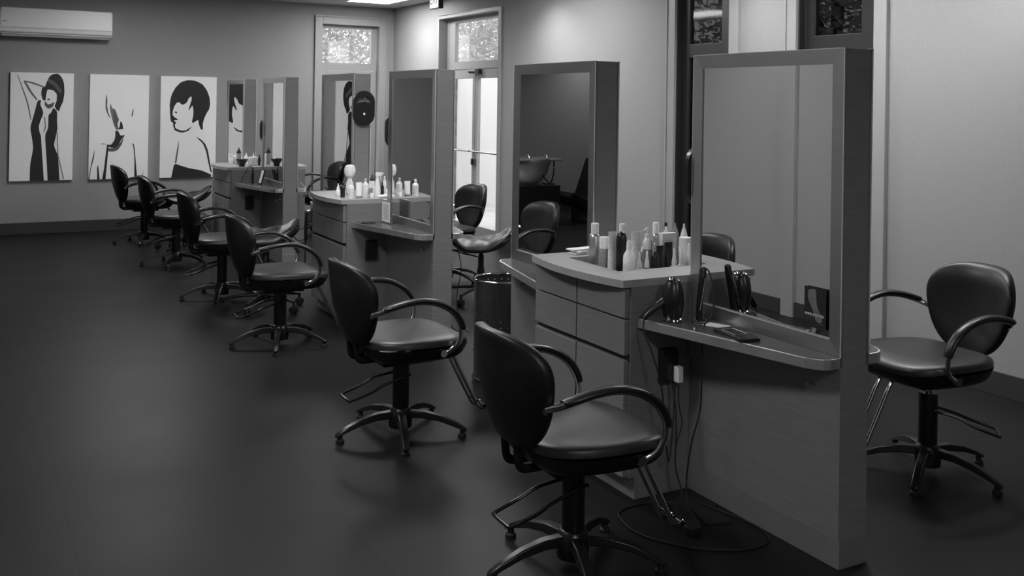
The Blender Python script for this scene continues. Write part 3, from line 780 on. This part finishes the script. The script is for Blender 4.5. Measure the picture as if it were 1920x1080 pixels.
# ------------------------------------------------------------------ bottles
def vessel(kind, r, h, body='white_plastic', cap='pale_plastic', label=None):
    """returns list of (part, MB, material) for a bottle of radius r, height h"""
    out = []
    if kind == 'spray_can':
        s = h*.80
        out.append(('body', MB().lathe([(r*.9,0),(r,.004),(r,s-.02),(r*.9,s-.006),(r*.62,s),(r*.55,s+.002)], n=22), body))
        out.append(('cap', MB().lathe([(r*.68,s-.001),(r*.70,s+.004),(r*.70,h-.004),(r*.62,h)], n=20), cap))
    elif kind == 'tube':
        cp = h*.16; b = MB(); n = 20; lev = [(0+cp, 1, .95), (h*.45, 1, .8), (h*.8, 1.04, .4), (h, 1.08, .08)]
        for z, sx, sy in lev:
            for i in range(n): a = 2*PI*i/n; b.v.append((r*sx*math.cos(a), r*sy*math.sin(a), z))
        for j in range(len(lev)-1):
            for i in range(n): i2 = (i+1) % n; b.face([j*n+i, j*n+i2, (j+1)*n+i2, (j+1)*n+i])
        b.face([(len(lev)-1)*n+i for i in range(n)]); b.face(list(range(n))[::-1])
        out.append(('body', b, body)); out.append(('cap', MB().lathe([(r*.95,0),(r*.97,cp)], n=20), cap))
    elif kind == 'round_top':
        out.append(('body', MB().lathe([(r*.92,0),(r,.005),(r,h*.80),(r*.93,h*.90),(r*.70,h*.97),(r*.3,h)], n=22), body))
        out.append(('neck_ring', MB().lathe([(r*1.005,h*.76),(r*1.01,h*.765),(r*1.005,h*.775)], n=22), cap))
    elif kind == 'shoulder':
        out.append(('body', MB().lathe([(r*.95,0),(r,.005),(r,h*.60),(r*.93,h*.68),(r*.65,h*.75),(r*.42,h*.79),(r*.40,h*.80)], n=22), body))
        out.append(('cap', MB().lathe([(r*.44,h*.80),(r*.46,h*.81),(r*.42,h*.96),(r*.30,h)], n=18), cap))
    elif kind == 'pump':
        out.append(('body', MB().lathe([(r*.95,0),(r,.005),(r,h*.66),(r*.9,h*.73),(r*.5,h*.78),(r*.42,h*.80)], n=22), body))
        p = MB().lathe([(r*.48,h*.80),(r*.48,h*.86),(r*.16,h*.865),(r*.16,h*.95),(r*.36,h*.955),(r*.36,h)], n=16)
        p.cyl((0, 0, h*.975), (-r*1.1, 0, h*.95), r*.13, n=8); out.append(('pump_head', p, cap))
    elif kind == 'nozzle':
        out.append(('body', MB().lathe([(r*.95,0),(r,.004),(r,h*.40),(r*.92,h*.46),(r*.62,h*.50)], n=20), body))
        out.append(('nozzle_cap', MB().lathe([(r*.66,h*.49),(r*.66,h*.60),(r*.50,h*.70),(r*.28,h*.84),(r*.22,h)], n=18), cap))
    elif kind == 'cone':
        out.append(('body', MB().lathe([(r*.95,0),(r,.004),(r,h*.62),(r*.85,h*.68),(r*.7,h*.70)], n=20), body))
        out.append(('nozzle_cap', MB().lathe([(r*.98,h*.69),(r*.98,h*.75),(r*.45,h*.90),(r*.30,h*.92),(r*.22,h)], n=18), cap))
    elif kind == 'jar':
        out.append(('body', MB().lathe([(r*.9,0),(r,.004),(r,h*.72),(r*.94,h*.74)], n=24), body))
        out.append(('lid', MB().lathe([(r*1.03,h*.72),(r*1.03,h*.98),(r*.98,h)], n=24), cap))
    elif kind == 'trigger':
        out.append(('body', MB().lathe([(r*.95,0),(r,.005),(r*.95,h*.25),(r*.55,h*.60),(r*.36,h*.72)], n=20), body))
        p = MB().lathe([(r*.42,h*.72),(r*.42,h*.80)], n=14); p.box(-r*1.3, -r*.3, h*.80, r*.6, r*.3, h*.93); p.cyl((-r*1.3,0,h*.89), (-r*1.7,0,h*.89), r*.2, n=8)
        p.tube([(-r*.6,0,h*.80), (-r*.95,0,h*.72), (-r*1.0,0,h*.62)], r*.14, n=8); out.append(('trigger_head', p, cap))
    elif kind == 'box':
        out.append(('body', MB().box(-r, -r*.4, 0, r, r*.4, h*.85), body)); out.append(('lid', MB().box(-r*1.02, -r*.42, h*.85, r*1.02, r*.42, h), cap))
    if label:
        if kind in ('spray_can','round_top','pump','shoulder','nozzle','cone','jar'):
            z1 = h*(.40 if kind in ('nozzle',) else .55); z0 = h*.12
            if kind == 'nozzle': z0, z1 = h*.06, h*.34
            if kind == 'jar': z0, z1 = h*.1, h*.65
            out.append(('label_band', MB().lathe([(r*1.004,z0),(r*1.008,z0+.001),(r*1.008,z1-.001),(r*1.004,z1)], n=22), label))
    return out
def bottle(kind, x, y, z, r, h, lab, body='white_plastic', cap='pale_plastic', label=None, name='bottle', rz=0, group='hair products on the nearest cabinet', cat='bottle'):
    t = thing(name, lab, cat, (x, y, z), rz, group=group)
    for nm, mb, m_ in vessel(kind, r*1.08, h, body, cap, label):
        mb.build(nm, m_, t, smooth=50)
    return t
z1 = ZT-.07
d = .01
bottle('spray_can', 2.500, 3.700, z1, .0237, .225+d, 'tall silver spray can at the left end of the bottle crowd', 'silver_can', 'pale_plastic', name='spray_can')
bottle('jar', 2.500, 3.624, z1, .0185, .172+d, 'grey cylinder with flat white lid beside the tall silver can', 'label_grey', 'white_plastic', name='bottle')
bottle('tube', 2.500, 3.559, z1, .0195, .204+d, 'pale upended tube left of the black round-shouldered bottle', 'pale_plastic', 'grey_plastic', name='tube', cat='tube')
bottle('round_top', 2.490, 3.478, z1, .0222, .215+d, 'tall glossy black round-shouldered bottle at the cabinet corner', 'black_plastic', 'black_plastic', name='bottle')
bottle('spray_can', 2.595, 3.620, z1, .0185, .227+d, 'spray can with a clear cap behind the black bottle', 'white_plastic', 'pale_plastic', name='spray_can')
bottle('shoulder', 2.492, 3.425, z1, .0230, .182+d, 'white round-shouldered bottle in front of the tall black one', 'white_plastic', 'white_plastic', 'pale_plastic')
bottle('tube', 2.658, 3.600, z1, .0225, .191+d, 'wide white tube behind the white shouldered bottle', 'pale_plastic', 'white_plastic', name='tube', cat='tube')
bottle('nozzle', 2.549, 3.425, z1, .0160, .130+d, 'small nozzle bottle with grey label right of the white shouldered bottle', 'white_plastic', 'pale_plastic', 'label_grey')
bottle('nozzle', 2.589, 3.425, z1, .0150, .131+d, 'small white-nozzled bottle with a black body', 'black_plastic', 'white_plastic')
bottle('pump', 2.720, 3.600, z1, .0185, .205+d, 'pale bottle standing behind the two small nozzle bottles', 'white_plastic', 'pale_plastic', 'label_grey')
bottle('spray_can', 2.754, 3.580, z1, .0190, .230+d, 'white ribbed spray can, tallest in the middle of the crowd', 'silver_can', 'white_plastic', name='spray_can')
bottle('shoulder', 2.640, 3.440, z1, .0175, .160+d, 'dark perfume-like bottle with a bright stopper', 'black_plastic', 'chrome')
bottle('cone', 2.827, 3.600, z1, .0195, .206+d, 'white pointed-nozzle bottle right of the tallest spray can', 'white_plastic', 'white_plastic')
bottle('shoulder', 2.905, 3.700, z1, .0150, .210+d, 'black-capped bottle at the very back of the crowd', 'grey_plastic', 'black_plastic')
bottle('tube', 2.700, 3.480, z1, .0200, .141+d, 'dark squat tube in the middle of the front row', 'black_plastic', 'black_plastic', name='tube', cat='tube')
bottle('tube', 2.765, 3.500, z1, .0200, .150+d, 'dark tube directly behind the paired small bottles', 'black_plastic', 'grey_plastic', name='tube', cat='tube')
bottle('box', 2.795, 3.545, z1, .034, .185+d, 'pale carton held up behind the dark tubes', 'pale_plastic', 'white_plastic', name='product_box', rz=R(-6), cat='box')
bottle('cone', 2.945, 3.680, z1, .0165, .207+d, 'grey pointed-nozzle bottle near the back right', 'grey_plastic', 'grey_plastic')
bottle('cone', 2.925, 3.590, z1, .0160, .215+d, 'white pointed-nozzle bottle next to the mirror frame', 'white_plastic', 'white_plastic', 'label_grey')
bottle('nozzle', 2.738, 3.425, z1, .0160, .133+d, 'left one of two matching small nozzle bottles', 'white_plastic', 'white_plastic', 'label_grey')
bottle('nozzle', 2.779, 3.425, z1, .0160, .139+d, 'right one of two matching small nozzle bottles', 'white_plastic', 'white_plastic', 'label_grey')
bottle('shoulder', 2.822, 3.425, z1, .0150, .150+d, 'white bottle half hidden by the nearest mirror frame', 'white_plastic', 'white_plastic')
bottle('jar', 2.870, 3.510, z1, .0260, .165+d, 'wide white tub behind the paired nozzle bottles', 'white_plastic', 'white_plastic', name='tub', cat='tub')
# folded papers at the back of the nearest cabinet
t = thing('folded_papers', 'small stack of white folded papers at the back edge of the cabinet', 'papers', (2.55, 3.875, ZT), R(12))
for k, (dx, dy, rz_, m_) in enumerate(((0,0,0,'paper'), (.01,.0,8,'pale_plastic'), (-.006,.004,-6,'paper'))):
    o = MB().box(-.07, -.028, 0, .07, .028, .007).build('folded_sheet', m_, t, bevel=.002); o.location = (dx, dy, .001+k*.0085); o.rotation_euler = (0, 0, R(rz_))

g2 = 'hair products on the middle cabinet'
bottle('nozzle', 2.386, 6.90, ZT, .0165, .091, 'small white nozzle bottle at the left end of the middle cabinet', 'white_plastic', 'white_plastic', group=g2)
bottle('shoulder', 2.380, 6.78, ZT, .0160, .108, 'black bottle on the middle cabinet beside the fat white one', 'black_plastic', 'black_plastic', group=g2)
bottle('shoulder', 2.405, 6.68, ZT, .0220, .127, 'fat white bottle at the front of the middle cabinet', 'white_plastic', 'white_plastic', 'pale_plastic', group=g2)
bottle('tube', 2.468, 6.685, ZT, .0205, .114, 'white tube with grey cap on the middle cabinet', 'white_plastic', 'grey_plastic', name='tube', group=g2, cat='tube')
bottle('pump', 2.524, 6.705, ZT, .0215, .138, 'translucent pump bottle on the middle cabinet', 'pale_plastic', 'pale_plastic', group=g2, rz=R(90))
bottle('shoulder', 2.589, 6.78, ZT, .0180, .112, 'short pale bottle between the pump bottle and the sprayer', 'pale_plastic', 'pale_plastic', 'label_grey', group=g2)
bottle('jar', 2.548, 6.632, ZT, .0125, .038, 'tiny white jar in the front row of the middle cabinet', 'white_plastic', 'white_plastic', name='jar', group=g2, cat='jar')
bottle('trigger', 2.654, 6.80, ZT, .0230, .186, 'white trigger spray bottle on the middle cabinet', 'white_plastic', 'white_plastic', group=g2, rz=R(150), name='spray_bottle')
bottle('cone', 2.670, 6.95, ZT, .0175, .147, 'dark-nozzled bottle behind the white trigger sprayer', 'pale_plastic', 'black_plastic', group=g2)
bottle('shoulder', 2.749, 6.90, ZT, .0135, .137, 'slim white bottle against the middle mirror frame', 'white_plastic', 'white_plastic', group=g2)
bottle('shoulder', 2.712, 6.85, ZT, .0120, .095, 'short black bottle against the middle mirror frame', 'black_plastic', 'black_plastic', group=g2)
t = thing('powder_brush', 'big round white powder brush standing at the back of the middle cabinet', 'brush', (2.492, 6.95, ZT), R(20), group=g2)
MB().lathe([(.026,0),(.028,.005),(.028,.085),(.018,.105),(.016,.135)], n=18).build('handle', 'pale_plastic', t, smooth=True)
MB().lathe([(.02,.13),(.036,.145),(.042,.168),(.042,.190),(.034,.215),(.014,.224)], n=10).build('bristle_head', 'white_plastic', t, smooth=20)
t = thing('hair_comb', 'white comb lying on the near edge of the middle cabinet', 'comb', (2.66, 6.635, ZT), R(10), group=g2)
MB().lathe([(.004,-.07),(.011,-.05),(.014,0),(.010,.05),(.004,.06)], c=(0,0,.014), ax='x', n=10).build('comb_body', 'white_plastic', t, smooth=True)
MB().box(-.05, -.004, .002, .05, .016, .006).build('teeth', 'pale_plastic', t)

g3 = 'hair products on the farthest cabinet'
t = thing('tint_bowl', 'black flared tint bowl on the farthest cabinet', 'bowl', (2.475, 10.16, ZT), 0, group=g3)
MB().lathe([(.028,0),(.030,.004),(.030,.02),(.040,.035),(.062,.072),(.064,.078),(.060,.076),(.036,.038),(.01,.03)], n=24).build('bowl_body', 'black_plastic', t, smooth=True)
MB().tube([(0,.01,.035),(.01,.05,.085),(.012,.06,.10)], .004, n=6).build('tint_brush', 'white_plastic', t, smooth=True)
z3 = ZT
bottle('cone', 2.500, 10.40, z3, .0220, .182, 'black pointed-nozzle bottle behind the black bowl', 'grey_plastic', 'black_plastic', group=g3)
bottle('shoulder', 2.595, 10.48, z3, .0190, .120, 'white bottle between the bowl and the tub on the farthest cabinet', 'white_plastic', 'white_plastic', group=g3)
bottle('jar', 2.622, 10.29, z3, .0430, .091, 'wide white tub on the farthest cabinet', 'pale_plastic', 'white_plastic', group=g3, name='tub', cat='tub')
bottle('nozzle', 2.662, 10.44, z3, .0160, .125, 'white nozzle bottle behind the wide tub', 'white_plastic', 'white_plastic', group=g3)
bottle('shoulder', 2.680, 10.26, z3, .0130, .118, 'slim black bottle beside the fifth mirror', 'black_plastic', 'black_plastic', group=g3)
bottle('jar', 2.460, 10.60, z3, .0220, .105, 'pale bottle at the left end of the farthest cabinet', 'white_plastic', 'pale_plastic', group=g3)
bottle('pump', 2.512, 10.62, z3, .0200, .110, 'pale pump bottle behind the black-nozzled one', 'pale_plastic', 'white_plastic', group=g3)

# ------------------------------------------------------------------ things on the nearest shelf
zs = SZ+.0012
t = thing('hair_dryer', 'black hair dryer standing nozzle-up on the nearest shelf', 'hair dryer', (2.478, 3.105, zs), 0)
MB().lathe([(.034,0),(.040,.004),(.041,.012),(.034,.018)], n=26).build('rear_grille', 'chrome', t, smooth=True)
MB().lathe([(.036,.016),(.044,.05),(.047,.085),(.043,.12),(.036,.145),(.030,.158),(.029,.160)], n=28).build('barrel', 'black_plastic', t, smooth=True)
MB().lathe([(.0295,.158),(.0300,.166),(.027,.168),(.024,.160)], n=24).build('nozzle_ring', 'chrome', t, smooth=True)
MB().tube([(-.030,.01,.085),(-.062,.02,.062),(-.098,.032,.032),(-.114,.037,.012)], .021, r1=.014, n=12, flat=.8).build('handle', 'black_plastic', t, smooth=True)
MB().tube([(-.058,.018,.078),(-.070,.022,.070),(-.080,.026,.061)], .005, n=6).build('switch', 'chrome', t, smooth=True)
def cord(name, lab, pts, r=.0032, m_='rubber', cat='cord', parent=None):
    o = MB().tube(pts, r, n=7, smooth=7).build(name, m_, parent, smooth=True)
    if not parent: tag(o, lab, cat)
    return o
o = cord('dryer_cord', None, [(2.366,3.142,.744),(2.352,3.125,.70),(2.368,3.09,.62),(2.395,3.06,.48),(2.43,3.08,.30),(2.475,3.11,.17),(2.50,3.12,.30),(2.535,3.155,.46)])
dryer_c = o
t = thing('curling_iron', 'dark curling iron upright at the frame of the nearest mirror', 'curling iron', (2.575, 3.045, zs), 0)
MB().tube([(-.012,0,.006),(-.006,.004,.06),(.004,.008,.13),(.012,.010,.178)], .0125, r1=.0145, n=12).build('barrel', 'dark_enamel', t, smooth=True)
MB().tube([(.012,.010,.176),(.016,.012,.205),(.018,.012,.215)], .016, r1=.012, n=12).build('handle_end', 'black_plastic', t, smooth=True)
MB().tube([(-.02,-.015,.05),(-.006,-.017,.12),(.010,-.008,.175)], .0025, n=6).build('clamp', 'chrome', t, smooth=True)
st = MB().tube([(-.035,-.02,.003),(-.03,.02,.003),(.02,.02,.004),(.02,-.02,.003)], .0035, n=7, closed=True, smooth=4)
st.tube([(-.035,-.02,.003),(-.04,-.005,.025),(-.02,0,.03)], .003, n=6); st.build('wire_stand', 'chrome', t, smooth=True)
o = cord('iron_cord', None, [(2.593,3.057,.948),(2.605,3.035,.93),(2.600,3.0,.86),(2.575,2.978,.78),(2.515,2.955,.742),(2.503,2.948,.70),(2.50,2.95,.60),(2.515,2.97,.42),(2.49,2.99,.28),(2.50,3.03,.12),(2.49,3.01,.045)])
iron_c = o
t = thing('scissor_case', 'flat black rounded case lying on the nearest shelf', 'case', (2.535, 2.795, zs), R(-8))
MB().prism([(-.052+.012*math.cos(a_)*0+p[0], p[1]) for p in [(0,0)] for a_ in [0]]+[(.052,0)] if False else [(.038,-.095),(.046,-.088),(.046,.088),(.038,.095),(-.038,.095),(-.046,.088),(-.046,-.088),(-.038,-.095)], 0, .014).build('case_body', 'black_plastic', t, bevel=.004)
MB().tube([(.026,.06,.0145),(-.024,.06,.0145),(-.024,-.03,.0145),(.026,-.03,.0145)], .0012, n=5, smooth=0, closed=True).build('silver_outline', 'silver_can', t)
tag(MB().box(-.03, -.045, 0, .03, .045, .0012).build('paper_card', 'paper', loc=(2.585, 2.965, zs+.0002)), 'small pale card lying flat behind the black case', 'card').rotation_euler = (0, 0, R(20))
# promotional card stuck to the nearest mirror
t = thing('mirror_card', 'black promotional card standing in the corner of the nearest mirror', 'card', (2.6475, 2.515, .812), 0)
MB().box(0, -.051, 0, .0012, .051, .143).build('card_sheet', 'ink', t)
fig = [(.026,.052),(.034,.120),(.024,.134),(.006,.136),(-.006,.128),(-.006,.08),(-.016,.055),(-.034,.038),(-.030,.018),(-.012,.012),(-.004,.034),(.010,.048),(.018,.060),(.022,.085)]
MB().prism([(p[0], p[1]) for p in catmull([Vector((q[0], q[1], 0)) for q in [(.034,.118),(.028,.132),(.006,.137),(-.004,.130),(-.008,.085),(-.022,.058),(-.034,.036),(-.026,.022),(-.006,.026),(.004,.050),(.016,.072),(.030,.095)]], 3, True)], -.0008, 0, axis='x').build('printed_figure', 'card_figure', t)
Mc = Matrix(((0, 0, -1, -.0010), (-1, 0, 0, .002), (0, 1, 0, .046), (0, 0, 0, 1)))
text_mesh('SHINE IN 2 YOU', .0125, 'card_text', 'paper', t, Mc)
Mc2 = Matrix(((0, 0, -1, -.0008), (-1, 0, 0, .018), (0, 1, 0, .030), (0, 0, 0, 1)))
MB().box(-.0006, -.002, .036, 0, .048, .0375).box(-.0006, .01, .028, 0, .046, .0292).box(-.0006, -.038, .016, 0, -.018, .019).build('printed_lines', 'print_dark', t)
# plug in the nearest outlet
t = thing('power_adapter', 'white plug hanging from the outlet below the nearest shelf', 'plug', (2.556, 3.168, .50))
MB().box(-.014, -.026, -.035, .014, 0.006, .03).build('plug_body', 'white_plastic', t, bevel=.004)
MB().tube([(0,-.012,-.035),(-.004,-.02,-.12),(.006,-.03,-.2),(-.03,-.04,-.28),(-.045,-.06,-.38),(-.04,-.11,-.46)], .0028, n=6).build('plug_cord', 'rubber', t, smooth=True)
# power strip and floor cord
t0 = t = thing('power_strip', 'grey power strip lying on the floor by the nearest chair', 'power strip', (2.425, 2.945, 0), R(66))
MB().prism([(.125,-.022),(.135,0),(.125,.024),(.09,.034),(-.09,.034),(-.122,.026),(-.13,0),(-.122,-.026),(-.09,-.034),(.09,-.034)], 0, .034).build('strip_body', 'arm_rubber', t, bevel=.006, seg=3)
for k in range(5): MB().box(-.10+k*.042, -.012, .034, -.082+k*.042, .012, .0355).build('socket', 'dark_slot', t)
def attach(o, par, name):
    o.parent = par; o.matrix_parent_inverse = Matrix.LocRotScale(par.location, par.rotation_euler, None).inverted(); o.name = name
tag(MB().prism([(-.12,-.05),(.12,-.05),(.12,.05),(-.12,.05)], 0, .006).build('floor_pad', 'rubber', loc=(2.56, 2.985, 0)), 'flat black pad on the floor behind the power strip', 'pad').rotation_euler = (0, 0, R(75))
o = cord('floor_cord', None, [(2.49,3.05,.02),(2.44,3.12,.008),(2.36,3.15,.005),(2.25,3.13,.005),(2.205,3.04,.005),(2.20,2.93,.005),(2.25,2.82,.005),(2.34,2.72,.005),(2.46,2.66,.005),(2.58,2.66,.005),(2.632,2.74,.005),(2.635,2.84,.005),(2.60,2.93,.012),(2.58,3.02,.012),(2.62,3.07,.005),(2.63,3.00,.005)], r=.0035)
attach(o, t0, 'strip_cord'); attach(dryer_c, bpy.data.objects['hair_dryer'], 'power_cord'); attach(iron_c, bpy.data.objects['curling_iron'], 'power_cord')
o = cord('hanging_cord', None, [(2.525,3.165,.47),(2.52,3.13,.38),(2.51,3.11,.26),(2.50,3.10,.15),(2.515,3.08,.06),(2.49,3.06,.03)])
tag(o, 'black cord running from the nearest outlet down to the power strip', 'cord')
# right-hand shelf of the nearest station
t = thing('product_tube', 'white tube lying on the shelf behind the nearest partition', 'tube', (2.905, 2.53, SZ+.0012), R(63))
MB().lathe([(.006,-.055),(.013,-.05),(.014,.04),(.008,.05)], c=(0,0,.014), ax='x', n=12).build('tube_body', 'white_plastic', t, smooth=True)

# notice on the middle station
t = thing('notice_frame', 'small framed notice standing on the middle shelf', 'notice', (2.585, 6.44, zs), 0)
MB().box(-.004, -.082, 0, .012, .082, .162).build('frame', 'brushed', t, bevel=.002)
MB().box(-.0055, -.072, .010, -.004, .072, .150).build('paper_sheet', 'paper', t)
b = MB()
for k in range(11):
    b.box(-.0062, -.056+.006*(k % 3), .028+k*.010, -.0054, .056-.010*((k*2) % 3), .0305+k*.010)
b.build('printed_lines', 'print_dark', t)
tag(MB().lathe([(.048,0),(.050,.001),(.050,.004),(.040,.0045)], n=30).build('dryer_holder_ring', 'dark_slot', loc=(2.47, 6.49, zs)), 'dark round holder set in the wide end of the middle shelf', 'holder')
# far shelf
t = thing('photo_frame', 'small leaning photo frame on the fifth shelf', 'picture frame', (2.592, 9.80, zs), 0)
o = MB().box(-.006, -.05, 0, .006, .05, .15).build('frame', 'black_plastic', t, bevel=.002); o.rotation_euler = (0, R(14), 0); o.location = (-.02, 0, 0.002)
p = MB().box(-.0075, -.04, .012, -.006, .04, .138).build('photo', 'pale_plastic', o)
t = thing('curling_iron', 'black curling iron upright on the fifth shelf', 'curling iron', (2.53, 9.93, zs))
MB().cyl((0,0,0), (0,0,.10), .012).cyl((0,0,.10), (0,0,.16), .007).build('barrel', 'black_plastic', t, smooth=True)
MB().tube([(0,0,.16),(-.03,.02,.17),(-.08,.04,.08),(-.10,.06,.006)], .003, n=6).build('cord', 'rubber', t, smooth=True)
# iron hanging from the shelf of the fourth station
t = thing('hair_straightener', 'black straightener and coiled cord hanging beyond the middle cabinet', 'straightener', (2.40, 7.36, .70))
o = MB().tube([(-.095,.03,.02),(-.10,.03,-.10),(-.098,.035,-.2)], .012, n=8, flat=1).build('barrel', 'black_plastic', t, smooth=True)
MB().tube([(-.098,.035,-.2),(-.10,.04,-.34),(-.098,.04,-.50)], .006, n=6).tube([(-.10,.03,-.1),(-.16,.06,-.12),(-.18,.08,-.16),(-.15,.06,-.2),(-.10,.04,-.19)], .004, n=6).build('cord', 'rubber', t, smooth=True)
MB().tube([(-.005,.02,.034),(-.05,.025,.040),(-.09,.03,.03)], .008, n=8).build('hook', 'chrome', t, smooth=True)
# cords under the right-hand shelf of the fourth/third station
for k, (dx, dy) in enumerate(((0, 0), (.055, -.03))):
    o = cord('loose_cord', None, [(2.905+dx,6.1+dy,.70),(2.90+dx,6.1+dy,.62),(2.93+dx,6.08+dy,.45),(2.91+dx,6.1+dy,.25),(2.93+dx,6.09+dy,.06),(2.99+dx,6.05+dy,.006)])
    tag(o, ('left' if k == 0 else 'right')+' one of two thin cords hanging beside the bright floor', 'cord', 'cords by the bright floor')
o = cord('floor_cable', None, [(2.86,5.62,.004),(2.98,5.57,.004),(3.10,5.60,.004),(3.3,5.5,.004)]); tag(o, 'thin dark cable across the bright floor behind the bin', 'cord')

# ------------------------------------------------------------------ shampoo alcove (seen in the second mirror)
t = thing('shampoo_basin', 'white shampoo basin on a dark pedestal cabinet, seen in the mirror', 'basin', (-1.15, 11.3, 0))
MB().box(-.46, -.22, 0, .30, .30, .50).build('pedestal', 'stone_dark', t, bevel=.006)
MB().lathe([(.10,.52),(.16,.56),(.23,.66),(.27,.80),(.30,.83),(.30,.855),(.25,.855),(.22,.80),(.12,.64),(.03,.62)], c=(-.12,0,0), n=32).build('bowl', 'porcelain', t, smooth=True)
MB().box(-.46, -.26, .825, .25, .24, .856).build('rim', 'porcelain', t, bevel=.012, seg=3)
MB().tube([(-.38,.0,.856),(-.38,.02,.90),(-.34,.03,.905)], .010, n=8).tube([(-.1,.0,.856),(-.1,.02,.90),(-.06,.03,.905)], .010, n=8).build('faucet', 'chrome', t, smooth=True)
MB().tube([(-.40,-.14,.82),(-.40,-.14,.66),(-.36,-.12,.52),(-.2,-.18,.53)], .009, n=8).tube([(-.16,-.2,.82),(-.18,-.2,.66),(-.3,-.2,.53),(-.38,-.2,.52)], .009, n=8).build('hose', 'rubber', t, smooth=True)
t = thing('shampoo_recliner', 'black reclining shampoo chair, seen in the mirror beside the basin', 'recliner', (-1.9, 11.2, 0), 0)
MB().box(-.36, -.22, 0, -.10, .22, .22).build('chair_base', 'stone_dark', t, bevel=.01)
MB().prism([(.25,.35),(.17,.41),(-.10,.28),(-.17,.32),(-.36,.84),(-.47,.82),(-.30,.2),(0,.18)], -.27, .27, axis='y').build('lounge_cushion', 'leather', t, bevel=.02, seg=3)
